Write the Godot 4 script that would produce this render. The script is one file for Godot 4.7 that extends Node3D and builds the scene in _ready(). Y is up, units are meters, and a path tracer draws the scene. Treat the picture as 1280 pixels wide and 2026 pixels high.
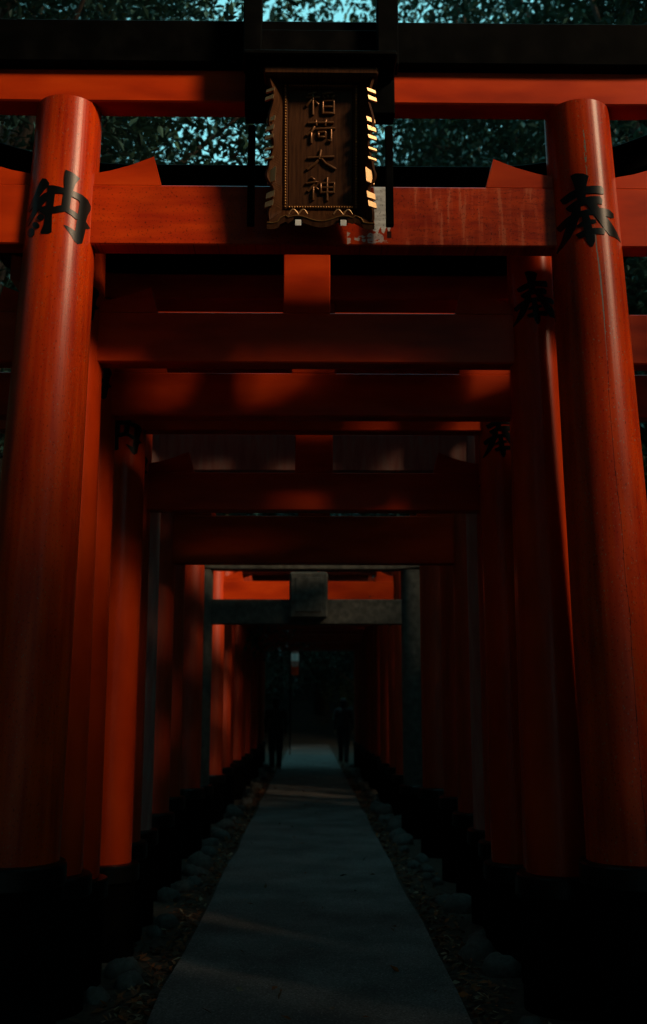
extends Node3D

# ---------------------------------------------------------------- camera constants
const FOCAL := 2000.0                     # in pixels of the 1280 x 2026 photograph
const EYE := Vector3(0.0, 1.5, 0.0)
var cam_basis := Basis()
var rng := RandomNumberGenerator.new()
var M := {}
var names := {}

# ---------------------------------------------------------------- small helpers
func at(x: float, y: float, d: float) -> Vector3:      # photo pixel -> point on the upright plane d metres ahead
	var v := cam_basis * Vector3((x - 640.0) / FOCAL, (1013.0 - y) / FOCAL, -1.0)
	return EYE + v * (-d / v.z)

func numbered(called: String) -> String:
	var n: int = names.get(called, 0)
	names[called] = n + 1
	return called if n == 0 else "%s_%03d" % [called, n]

func tag(o: Node, label: String, category: String, group := "", kind := "") -> void:
	if label: o.set_meta("label", label)
	if category: o.set_meta("category", category)
	if group: o.set_meta("group", group)
	if kind: o.set_meta("kind", kind)

func thing(called: String, where: Vector3, label: String, category: String, group := "") -> Node3D:
	var o := Node3D.new()
	o.name = numbered(called)
	add_child(o)
	o.position = where
	tag(o, label, category, group)
	return o

func part(called: String, m: Mesh, mat: Material, parent: Node, where := Vector3.ZERO) -> MeshInstance3D:
	var o := MeshInstance3D.new()
	o.name = numbered(called) if parent == self else called
	o.mesh = m
	o.material_override = mat
	parent.add_child(o, true)
	o.position = where
	return o

func lin(r: float, g: float, b: float) -> Color:
	return Color(r, g, b).linear_to_srgb()

class Geo:
	var v := PackedVector3Array()
	var n := PackedVector3Array()
	var t := PackedVector2Array()
	func tri(a: Vector3, b: Vector3, c: Vector3, hint: Vector3, na = null, nb = null, nc = null, ta := Vector2.ZERO, tb := Vector2.ZERO, tc := Vector2.ZERO) -> void:
		var f := (c - a).cross(b - a)
		if f.length_squared() < 1e-16: return
		f = f.normalized()
		if f.dot(hint) < 0.0:
			f = -f
			var s = b; b = c; c = s
			s = nb; nb = nc; nc = s
			var u := tb; tb = tc; tc = u
		v.append_array([a, b, c])
		n.append_array([na if na != null else f, nb if nb != null else f, nc if nc != null else f])
		t.append_array([ta, tb, tc])
	func quad(a: Vector3, b: Vector3, c: Vector3, d: Vector3, hint: Vector3) -> void:
		tri(a, b, c, hint); tri(a, c, d, hint)
	func planar(scale: float) -> void:
		for i in v.size(): t[i] = Vector2(v[i].x, -v[i].y) * scale
	func mesh() -> ArrayMesh:
		var a := []
		a.resize(Mesh.ARRAY_MAX)
		a[Mesh.ARRAY_VERTEX] = v
		a[Mesh.ARRAY_NORMAL] = n
		a[Mesh.ARRAY_TEX_UV] = t
		var m := ArrayMesh.new()
		m.add_surface_from_arrays(Mesh.PRIMITIVE_TRIANGLES, a)
		return m

func bx(g: Geo, lo: Vector3, hi: Vector3, b := 0.006) -> void:     # chamfered box
	var c := (lo + hi) / 2.0
	var h := (hi - lo) / 2.0
	b = minf(b, minf(h.x, minf(h.y, h.z)) * 0.6)
	for ax in 3:
		var u := (ax + 1) % 3
		var w := (ax + 2) % 3
		for s in [-1.0, 1.0]:
			var q := []
			for k in [[-1, -1], [1, -1], [1, 1], [-1, 1]]:
				var p := Vector3.ZERO
				p[ax] = s * h[ax]; p[u] = k[0] * (h[u] - b); p[w] = k[1] * (h[w] - b)
				q.append(c + p)
			var hint := Vector3.ZERO
			hint[ax] = s
			g.quad(q[0], q[1], q[2], q[3], hint)
			for s2 in [-1.0, 1.0]:          # edge between faces ax and u
				var e := []
				for k in [[0, -1], [0, 1], [1, 1], [1, -1]]:
					var p := Vector3.ZERO
					p[ax] = s * (h[ax] - (b if k[0] else 0.0)); p[u] = s2 * (h[u] - (0.0 if k[0] else b)); p[w] = k[1] * (h[w] - b)
					e.append(c + p)
				var hh := Vector3.ZERO
				hh[ax] = s; hh[u] = s2
				g.quad(e[0], e[1], e[2], e[3], hh)
	for sx in [-1.0, 1.0]:
		for sy in [-1.0, 1.0]:
			for sz in [-1.0, 1.0]:
				var s3 := Vector3(sx, sy, sz)
				g.tri(c + s3 * (h - Vector3(0, b, b)), c + s3 * (h - Vector3(b, 0, b)), c + s3 * (h - Vector3(b, b, 0)), s3)

func box(lo: Vector3, hi: Vector3, b := 0.006) -> ArrayMesh:
	var g := Geo.new()
	bx(g, lo, hi, b)
	g.planar(1.0)
	return g.mesh()

func lathe(g: Geo, prof: Array, segs: int, c := Vector3.ZERO, lean := Vector2.ZERO, hard := 0.5) -> void:   # prof of Vector2(radius, y)
	for i in prof.size() - 1:
		var a: Vector2 = prof[i]
		var b: Vector2 = prof[i + 1]
		var slope := Vector2(b.y - a.y, a.x - b.x).normalized()
		for k in segs:
			var t0 := TAU * k / segs
			var t1 := TAU * (k + 1) / segs
			var d0 := Vector3(sin(t0), 0, cos(t0))
			var d1 := Vector3(sin(t1), 0, cos(t1))
			var l0 := Vector3(lean.x, 0, lean.y) * a.y
			var l1 := Vector3(lean.x, 0, lean.y) * b.y
			var p := [c + l0 + d0 * a.x + Vector3.UP * a.y, c + l0 + d1 * a.x + Vector3.UP * a.y, c + l1 + d1 * b.x + Vector3.UP * b.y, c + l1 + d0 * b.x + Vector3.UP * b.y]
			var n0 := (d0 * slope.x + Vector3.UP * slope.y).normalized()
			var n1 := (d1 * slope.x + Vector3.UP * slope.y).normalized()
			var u0 := fposmod(float(k) / segs + 0.5, 1.0)
			var u1 := u0 + 1.0 / segs
			g.tri(p[0], p[1], p[2], n0, n0, n1, n1, Vector2(u0, -a.y), Vector2(u1, -a.y), Vector2(u1, -b.y))
			g.tri(p[0], p[2], p[3], n0, n0, n1, n0, Vector2(u0, -a.y), Vector2(u1, -b.y), Vector2(u0, -b.y))

func tube(g: Geo, pts: Array, radii: Array, segs := 8) -> void:
	var rings := []
	for i in pts.size():
		var dir: Vector3 = (pts[mini(i + 1, pts.size() - 1)] - pts[maxi(i - 1, 0)]).normalized()
		var side := dir.cross(Vector3.UP if absf(dir.y) < 0.9 else Vector3.RIGHT).normalized()
		var up := side.cross(dir)
		var ring := []
		for k in segs:
			var a := TAU * k / segs
			ring.append((side * cos(a) + up * sin(a)))
		rings.append(ring)
	for i in pts.size() - 1:
		for k in segs:
			var k1 := (k + 1) % segs
			var n0: Vector3 = rings[i][k]
			var n1: Vector3 = rings[i][k1]
			var n2: Vector3 = rings[i + 1][k1]
			var n3: Vector3 = rings[i + 1][k]
			var a: Vector3 = pts[i] + n0 * radii[i]
			var b: Vector3 = pts[i] + n1 * radii[i]
			var c: Vector3 = pts[i + 1] + n2 * radii[i + 1]
			var d: Vector3 = pts[i + 1] + n3 * radii[i + 1]
			g.tri(a, b, c, n0 + n1, n0, n1, n2, Vector2(float(k) / segs, i), Vector2(float(k + 1) / segs, i), Vector2(float(k + 1) / segs, i + 1))
			g.tri(a, c, d, n0 + n1, n0, n2, n3, Vector2(float(k) / segs, i), Vector2(float(k + 1) / segs, i + 1), Vector2(float(k) / segs, i + 1))
	for e in [0, pts.size() - 1]:
		var out: Vector3 = (pts[e] - pts[1 if e == 0 else e - 1]).normalized()
		for k in segs:
			g.tri(pts[e], pts[e] + rings[e][k] * radii[e], pts[e] + rings[e][(k + 1) % segs] * radii[e], out)

func extrude(g: Geo, poly: PackedVector2Array, z0: float, z1: float) -> void:     # flat outline with thickness, along z
	var idx := Geometry2D.triangulate_polygon(poly)
	for i in range(0, idx.size(), 3):
		var p := [poly[idx[i]], poly[idx[i + 1]], poly[idx[i + 2]]]
		g.tri(Vector3(p[0].x, p[0].y, z1), Vector3(p[1].x, p[1].y, z1), Vector3(p[2].x, p[2].y, z1), Vector3.BACK)
		g.tri(Vector3(p[0].x, p[0].y, z0), Vector3(p[1].x, p[1].y, z0), Vector3(p[2].x, p[2].y, z0), Vector3.FORWARD)
	var s := 1.0 if Geometry2D.is_polygon_clockwise(poly) else -1.0
	for i in poly.size():
		var a := poly[i]
		var b := poly[(i + 1) % poly.size()]
		var e := b - a
		g.quad(Vector3(a.x, a.y, z0), Vector3(b.x, b.y, z0), Vector3(b.x, b.y, z1), Vector3(a.x, a.y, z1), Vector3(-e.y, e.x, 0) * s)

# ---------------------------------------------------------------- materials
func noise_tex(freq: float, cols: Array, seed_ := 1, size := 512, oct := 4, stretch := Vector2.ONE) -> ImageTexture:
	var n := FastNoiseLite.new()
	n.seed = seed_
	n.frequency = freq
	n.fractal_octaves = oct
	var grad := Gradient.new()
	grad.offsets = PackedFloat32Array()
	grad.colors = PackedColorArray()
	var offs := PackedFloat32Array()
	var cc := PackedColorArray()
	for i in cols.size():
		offs.append(float(i) / (cols.size() - 1)); cc.append(cols[i])
	grad.offsets = offs
	grad.colors = cc
	var im := Image.create(size, size, false, Image.FORMAT_RGB8)
	for y in size:
		for x in size:
			# periodic: blend towards the wrapped copy near the far edges
			var fx := clampf((x - size * 0.8) / (size * 0.2), 0, 1)
			var fy := clampf((y - size * 0.8) / (size * 0.2), 0, 1)
			var X := x * stretch.x
			var Y := y * stretch.y
			var W := size * stretch.x
			var H := size * stretch.y
			var a := n.get_noise_2d(X, Y)
			if fx > 0: a = lerpf(a, n.get_noise_2d(X - W, Y), fx)
			if fy > 0:
				var b := n.get_noise_2d(X, Y - H)
				if fx > 0: b = lerpf(b, n.get_noise_2d(X - W, Y - H), fx)
				a = lerpf(a, b, fy)
			im.set_pixel(x, y, grad.sample(clampf(a * 0.9 + 0.5, 0, 1)))
	return ImageTexture.create_from_image(im)

func mat(tex: Texture2D, col: Color, rough: float, scale := 1.0, spec := 0.5) -> StandardMaterial3D:
	var m := StandardMaterial3D.new()
	m.albedo_color = col
	if tex:
		m.albedo_texture = tex
		m.uv1_triplanar = true
		m.uv1_world_triplanar = true
		m.uv1_scale = Vector3.ONE * scale
	m.roughness = rough
	m.metallic_specular = spec
	return m

const RED := Color(0.42, 0.033, 0.0022)      # linear vermilion

func paint_image(w: int, h: int, seed_: int, along_x: bool, wear: Callable) -> ImageTexture:
	var f := FastNoiseLite.new(); f.seed = seed_; f.frequency = 0.02; f.fractal_octaves = 3
	var f2 := FastNoiseLite.new(); f2.seed = seed_ + 7; f2.frequency = 0.006; f2.fractal_octaves = 3
	var im := Image.create(w, h, false, Image.FORMAT_RGB8)
	for y in h:
		for x in w:
			var grain := f.get_noise_2d(x * (0.25 if along_x else 2.2), y * (2.2 if along_x else 0.25))
			var tone := 1.0 + grain * 0.3 + f2.get_noise_2d(x, y) * 0.34      # brush marks and uneven fading of the paint
			var c := Color(RED.r * tone, RED.g * (tone + grain * 0.3), RED.b)
			c = wear.call(x, y, c, f, f2)
			im.set_pixel(x, y, c.linear_to_srgb())
	return ImageTexture.create_from_image(im)

func make_materials() -> void:
	var red_tex := noise_tex(0.012, [lin(0.32, 0.023, 0.002), lin(0.42, 0.033, 0.0022), lin(0.49, 0.045, 0.0035)], 3, 512, 5, Vector2(1, 0.35))
	M.red = mat(noise_tex(0.012, [lin(0.30, 0.021, 0.002), lin(0.42, 0.033, 0.0022), lin(0.50, 0.047, 0.0035)], 4, 512, 5, Vector2(0.3, 1.2)), Color.WHITE, 0.38, 0.7, 0.28)
	M.red_pillar = mat(red_tex, Color.WHITE, 0.27, 0.7, 0.3)
	M.red_old = mat(noise_tex(0.02, [lin(0.32, 0.023, 0.002), lin(0.42, 0.033, 0.0022), lin(0.49, 0.045, 0.0035)], 5, 512, 5, Vector2(2.0, 0.3)), Color.WHITE, 0.5, 0.8)
	# fine vertical relief of wood fibres and brush marks under the paint
	var fibre := noise_tex(0.03, [Color.BLACK, Color.WHITE], 51, 512, 5, Vector2(2.4, 0.10)).get_image()
	fibre.bump_map_to_normal_map(3.0)
	M.fibre = ImageTexture.create_from_image(fibre)
	for m in [M.red_pillar]:
		m.normal_enabled = true
		m.normal_texture = M.fibre
		m.normal_scale = 0.05
	M.faded = mat(noise_tex(0.02, [lin(0.32, 0.12, 0.10), lin(0.40, 0.17, 0.14), lin(0.36, 0.24, 0.21)], 8, 512, 5, Vector2(2.0, 0.3)), Color.WHITE, 0.7, 0.8)
	M.grey_wood = mat(noise_tex(0.02, [lin(0.04, 0.042, 0.037), lin(0.075, 0.078, 0.068), lin(0.12, 0.123, 0.105)], 9, 512, 5), Color.WHITE, 0.8, 0.8)
	M.lacquer = mat(null, lin(0.003, 0.0034, 0.0034), 0.32, 1.0, 0.3)
	M.black = mat(noise_tex(0.02, [lin(0.001, 0.0012, 0.0012), lin(0.002, 0.0022, 0.0022), lin(0.004, 0.0042, 0.004)], 12, 256), Color.WHITE, 0.6, 0.8, 0.08)
	M.ink = mat(null, lin(0.003, 0.0034, 0.0034), 0.33, 1.0, 0.3)
	M.brown = mat(noise_tex(0.03, [lin(0.026, 0.010, 0.004), lin(0.052, 0.020, 0.0075), lin(0.075, 0.031, 0.012)], 14, 512, 5, Vector2(2.6, 0.22)), Color.WHITE, 0.45, 1.6, 0.22)
	M.gold = mat(null, lin(0.74, 0.47, 0.24), 0.48)
	M.gold.metallic = 0.9
	M.gilt = mat(null, lin(0.34, 0.17, 0.055), 0.38)
	M.gilt.metallic = 0.8
	M.carve = mat(null, lin(0.17, 0.074, 0.028), 0.3)
	M.carve.metallic = 0.55
	M.white = mat(null, lin(0.8, 0.82, 0.8), 0.6)
	var im := Image.create(768, 768, false, Image.FORMAT_RGB8)
	var f := FastNoiseLite.new(); f.seed = 20; f.frequency = 0.008; f.fractal_octaves = 4
	var grit := RandomNumberGenerator.new(); grit.seed = 9
	for y in 768:
		for x in 768:
			# broad stains, made to meet at the borders, and grains of aggregate
			var w := clampf((x - 600) / 168.0, 0, 1)
			var u := clampf((y - 600) / 168.0, 0, 1)
			var n := lerpf(lerpf(f.get_noise_2d(x, y), f.get_noise_2d(x - 768, y), w), lerpf(f.get_noise_2d(x, y - 768), f.get_noise_2d(x - 768, y - 768), w), u)
			var k := grit.randf()
			var g := 0.125 * (1.0 + 0.7 * n) * (0.45 + 1.0 * k) + (0.14 if k > 0.96 else 0.0)
			im.set_pixel(x, y, lin(g, g * 0.97, g * 0.92))
	M.path = mat(ImageTexture.create_from_image(im), Color.WHITE, 0.85, 0.21)
	M.soil = mat(noise_tex(0.05, [lin(0.02, 0.016, 0.012), lin(0.045, 0.036, 0.026), lin(0.075, 0.06, 0.042)], 22, 512, 5), Color.WHITE, 0.95, 0.6)
	M.stone = mat(noise_tex(0.03, [lin(0.03, 0.032, 0.028), lin(0.07, 0.072, 0.066), lin(0.12, 0.12, 0.11)], 24, 512, 5), Color.WHITE, 0.85, 1.8)
	M.bark = mat(noise_tex(0.03, [lin(0.02, 0.015, 0.011), lin(0.06, 0.045, 0.035), lin(0.10, 0.08, 0.065)], 26, 512, 5, Vector2(2.5, 0.3)), Color.WHITE, 0.9, 0.9)
	var leaf := StandardMaterial3D.new()
	leaf.vertex_color_use_as_albedo = true
	leaf.roughness = 0.24
	leaf.backlight = Color(0.55, 0.6, 0.4)
	M.leaf = leaf
	var litter := StandardMaterial3D.new()
	litter.vertex_color_use_as_albedo = true
	litter.roughness = 0.7
	M.litter = litter

# ---------------------------------------------------------------- torii gates
const NOU := [   # outline traced on a 1280 x 1440 enlargement: origin (40,310), 8 per photo pixel
	[290,300, 350,320, 400,400, 390,450, 330,510, 270,600, 200,760, 130,810, 105,760, 150,660, 200,540, 250,380],
	[420,540, 470,560, 420,640, 330,760, 250,880, 190,980, 140,1050, 110,1040, 110,950, 170,860, 200,740, 270,620, 330,570],
	[390,540, 500,560, 490,800, 480,950, 490,1150, 495,1240, 440,1270, 340,1260, 330,1230, 370,1100, 385,900, 385,700],
	[390,440, 460,440, 620,470, 780,490, 920,505, 1010,540, 1060,610, 1062,680, 1020,800, 1000,920, 1075,985, 1030,1030, 1005,1035, 985,1180, 965,1310, 900,1355, 840,1320, 770,1220, 660,1095, 720,1100, 845,1150, 860,950, 870,850, 885,640, 860,615, 760,590, 600,570, 480,575, 390,560],
	[630,155, 740,180, 860,245, 800,350, 770,470, 750,600, 735,780, 760,850, 690,870, 600,860, 610,780, 625,600, 635,460, 620,330, 625,200],
	[480,810, 610,770, 680,800, 700,860, 650,872, 540,910, 480,920, 380,960, 300,880, 280,800, 380,790],
	[700,790, 760,810, 870,850, 880,940, 840,950, 760,900, 690,872],
	[320,920, 355,945, 370,990, 345,1030, 310,1030, 275,1000, 262,955, 285,925],
	[225,1035, 270,1050, 305,1100, 308,1140, 280,1158, 240,1140, 208,1090, 208,1050],
	[165,1120, 205,1130, 240,1180, 240,1250, 210,1282, 170,1265, 138,1210, 138,1150]]
const HOU := [   # 1280 x 1520 enlargement: origin (1080,300)
	[435,155, 520,135, 640,160, 720,210, 690,310, 660,420, 650,560, 660,700, 540,700, 500,500, 495,390, 470,270],
	[250,500, 400,440, 520,410, 680,385, 900,375, 930,420, 925,510, 880,515, 700,510, 560,520, 480,560, 330,605, 290,590],
	[330,680, 480,610, 600,580, 720,560, 860,560, 900,610, 890,690, 820,695, 650,690, 560,715, 430,770, 390,770, 345,720],
	[170,930, 330,850, 480,800, 600,790, 800,760, 980,765, 1050,810, 1050,880, 1010,905, 940,890, 780,880, 600,880, 450,930, 330,990, 230,1040, 190,1000],
	[440,720, 560,700, 560,800, 520,930, 460,1060, 370,1200, 250,1310, 150,1365, 140,1340, 230,1200, 310,1020, 390,860],
	[650,690, 800,690, 860,790, 930,900, 1010,1000, 1080,1120, 1130,1240, 1050,1225, 960,1215, 900,1130, 840,1030, 780,930, 720,820],
	[580,800, 660,830, 690,950, 710,1100, 740,1230, 735,1340, 700,1420, 665,1425, 620,1340, 590,1230, 575,1050, 570,900],
	[480,1030, 560,980, 700,960, 770,965, 780,1020, 700,1035, 560,1060, 490,1070],
	[450,1180, 560,1140, 720,1110, 880,1105, 900,1150, 880,1215, 750,1210, 600,1240, 500,1255]]

# a painted character in relief, wrapped round a pillar: u is arc length from the side that faces "turn", v is height
func character(strokes: Array, scale: float, mid: Vector2, radius: float, y: float, turn: float) -> ArrayMesh:
	var g := Geo.new()
	var k := 0
	for s in strokes:
		var poly := PackedVector2Array()
		for i in range(0, s.size(), 2):
			poly.append(Vector2((s[i] - mid.x) * scale, (mid.y - s[i + 1]) * scale))
		var h := 0.003 + 0.0003 * k
		k += 1
		var put := func(p: Vector2, r: float) -> Vector3:
			var a := asin(clampf(p.x / radius, -0.98, 0.98)) + turn
			return Vector3(sin(a) * r, y + p.y, cos(a) * r)
		var lo := 1e9
		var hi := -1e9
		for p in poly:
			lo = minf(lo, p.x); hi = maxf(hi, p.x)
		var step := 0.008
		var x := lo
		while x < hi:
			var strip := PackedVector2Array([Vector2(x, -1), Vector2(x + step, -1), Vector2(x + step, 1), Vector2(x, 1)])
			for piece in Geometry2D.intersect_polygons(poly, strip):
				var idx := Geometry2D.triangulate_polygon(piece)
				for i in range(0, idx.size(), 3):
					var q := []
					var nn := []
					for j in 3:
						var p: Vector2 = piece[idx[i + j]]
						q.append(put.call(p, radius + h))
						var a: float = asin(clampf(p.x / radius, -0.98, 0.98)) + turn
						nn.append(Vector3(sin(a), 0, cos(a)))
					g.tri(q[0], q[1], q[2], nn[0], nn[0], nn[1], nn[2])
			x += step
		var cw := 1.0 if Geometry2D.is_polygon_clockwise(poly) else -1.0
		for i in poly.size():
			var a := poly[i]
			var b := poly[(i + 1) % poly.size()]
			var m := maxi(1, int(absf(b.x - a.x) / step) + 1)
			var e := (b - a).normalized()
			for j in m:
				var p := a.lerp(b, float(j) / m)
				var q := a.lerp(b, float(j + 1) / m)
				var t := asin(clampf(p.x / radius, -0.98, 0.98)) + turn
				var hint := (Vector3(cos(t), 0, -sin(t)) * -e.y + Vector3.UP * e.x) * cw
				g.quad(put.call(p, radius - 0.012), put.call(q, radius - 0.012), put.call(q, radius + h), put.call(p, radius + h), hint)
	return g.mesh()

# a beam along x whose ends sweep up
func swept_beam(half: float, y0: float, y1: float, z0: float, z1: float, flat: float, lift: float, roof := 0.0) -> ArrayMesh:
	var g := Geo.new()
	var n := 36
	var ring := func(x: float) -> Array:
		var up: float = lift * pow(maxf(0.0, (absf(x) - flat) / (half - flat)), 2.0)
		var over := roof
		var c := 0.008
		return [Vector3(x, y0 + up, z0), Vector3(x, y0 + up, z1 - c), Vector3(x, y0 + up + c, z1), Vector3(x, y1 + up - c, z1 + over), Vector3(x, y1 + up, z1 + over - c), Vector3(x, y1 + up + over, (z0 + z1) / 2.0), Vector3(x, y1 + up, z0 - over)]
	var hints := [Vector3.DOWN, Vector3(0, -1, 1), Vector3.BACK, Vector3(0, 1, 1), Vector3(0, 1, 0.3), Vector3(0, 1, -0.3), Vector3.FORWARD]
	for i in n:
		var a: Array = ring.call(lerpf(-half, half, float(i) / n))
		var b: Array = ring.call(lerpf(-half, half, float(i + 1) / n))
		for k in a.size():
			var k1 := (k + 1) % a.size()
			g.quad(a[k], b[k], b[k1], a[k1], hints[k])
	for e in [-1.0, 1.0]:
		var a: Array = ring.call(half * e)
		for k in range(1, a.size() - 1):
			g.tri(a[0], a[k], a[k + 1], Vector3(e, 0, 0))
	g.planar(1.0)
	return g.mesh()

func wedge(side: float, length: float, thick: float, thin: float, z0: float, z1: float) -> ArrayMesh:
	# starts at x = 0 beside the pillar, grows taller away from it, its end cut on a slant
	var g := Geo.new()
	var p := PackedVector2Array()
	for q in [[0.0, 0.0], [length * 1.05, 0.0], [length * 0.93, thick], [length * 0.6, lerpf(thin, thick, 0.52)], [length * 0.3, lerpf(thin, thick, 0.2)], [0.0, thin]]:
		p.append(Vector2(q[0] * side, q[1]))
	extrude(g, p, z0, z1)
	g.planar(1.0)
	return g.mesh()

# s: d, cx, half (clear half width), rb, rt, nuki [y0, y1], top (underside of the upper beam), collar, pillar / beam material ...
func torii(s: Dictionary, label: String, group := "") -> Node3D:
	var t := thing("torii_gate", Vector3(s.cx, 0, -s.d), label, "torii gate", group)
	var rb: float = s.get("rb", 0.165)
	var rt: float = s.get("rt", 0.135)
	var pm: Material = s.get("pm", M.red_pillar)
	var bm: Material = s.get("bm", M.red)
	var axis: float = s.half + rb
	var n0: float = s.nuki[0]
	var n1: float = s.nuki[1]
	var top: float = s.top
	var collar: float = s.get("collar", 0.68)
	var lean: float = s.get("lean", 0.0)
	for side in [-1.0, 1.0]:
		var g := Geo.new()
		var prof := []
		for i in 13:
			var f := i / 12.0
			var y := lerpf(collar - 0.02, top, f)
			prof.append(Vector2(lerpf(rb, rt, pow(f, 1.25)), y))
		lathe(g, prof, 40, Vector3(side * axis, 0, 0), Vector2(-side * lean, 0))
		var tc := Vector3(side * axis - side * lean * top, top, 0)
		for k in 40:
			g.tri(tc, tc + Vector3(sin(TAU * k / 40), 0, cos(TAU * k / 40)) * rt, tc + Vector3(sin(TAU * (k + 1) / 40), 0, cos(TAU * (k + 1) / 40)) * rt, Vector3.UP)
		var own: Material = s.get("pm_right", pm) if side > 0 else s.get("pm_left", pm)
		var pm_mesh := g.mesh()
		if s.has("pm_right"):
			var st := SurfaceTool.new()
			st.create_from(pm_mesh, 0)
			st.generate_tangents()
			pm_mesh = st.commit()
		var p := part("pillar", pm_mesh, own, t)
		var gb := Geo.new()
		var off := Vector3(side * axis, 0, 0)
		lathe(gb, [Vector2(rb + 0.035, -0.05), Vector2(rb + 0.030, collar - 0.10)], 36, off)
		part("base_wrap", gb.mesh(), M.black, p)
		var gc := Geo.new()
		var c0 := collar - 0.11
		lathe(gc, [Vector2(rb + 0.02, c0), Vector2(rb + 0.048, c0 + 0.004), Vector2(rb + 0.054, c0 + 0.012), Vector2(rb + 0.052, collar - 0.012), Vector2(rb + 0.044, collar - 0.002), Vector2(rb - 0.01, collar + 0.004)], 40, off)
		part("collar_band", gc.mesh(), M.lacquer, p)
		if s.has("chars"):
			var cy: float = s.chars
			var f2 := (cy - collar) / (top - collar)
			var r := lerpf(rb, rt, pow(f2, 1.25))
			var ca := part("character", character(NOU if side < 0 else HOU, s.get("cscale", minf(0.000326, r * 0.00178)), Vector2(640, 760) if side < 0 else Vector2(600, 760), r, 0, s.get("cturn", 0.0) * -side), M.ink, p, Vector3(side * axis - side * lean * cy, cy, 0))
			ca.rotation.z = side * atan(lean)
			ca.set_meta("label", "black brushed character in relief")
	# tie beam, in three lengths so that it does not run through the pillars
	var zf: float = s.get("nd", 0.06)
	var inner: float = axis - lean * n0
	var reach: float = s.get("reach", 0.42)
	part("tie_beam", box(Vector3(-inner, n0, -zf), Vector3(inner, n1, zf), 0.008), s.get("nuki_m", bm), t)
	for side in [-1.0, 1.0]:
		part("tie_beam_end", box(Vector3(minf(side * inner, side * (inner + reach)), n0, -zf), Vector3(maxf(side * inner, side * (inner + reach)), n1, zf), 0.008), bm, t)
		if s.get("wedges", true):
			var wl: float = s.get("wl", 0.30)
			var rr: float = lerpf(rb, rt, 0.8) - 0.03
			part("wedge", wedge(-side, wl + 0.03, s.get("wt", 0.15), 0.06, -zf * 0.8, zf * 0.9), bm, t, Vector3(side * (inner - rr), n1 + 0.001, 0))
			part("wedge", wedge(side, wl + 0.03, s.get("wt", 0.15), 0.06, -zf * 0.8, zf * 0.9), bm, t, Vector3(side * (inner + rr), n1 + 0.001, 0))
	# upper beams
	var sh: float = s.get("sh", 0.17)
	var kh: float = s.get("kh", 0.20)
	var over: float = s.get("over", 0.62)
	var lift: float = s.get("lift", 0.16)
	var flat: float = axis * s.get("flat", 0.75)
	var sd: float = s.get("sd", 0.08)
	part("upper_beam", swept_beam(axis + over - 0.12, top + 0.002, top + sh, -s.get("sb", sd + 0.03), sd + 0.02, flat, lift * 0.8), bm, t)
	part("cap_beam", swept_beam(axis + over, top + sh + 0.002, top + sh + kh, -sd - 0.10, sd + 0.08, flat, lift, 0.02), s.get("km", M.black), t)
	if s.get("strut", true):
		var sw: float = s.get("sw", 0.135)
		part("strut", box(Vector3(-sw, n1, -0.045), Vector3(sw, top, 0.05), 0.006), bm, t)
	return t

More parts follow.
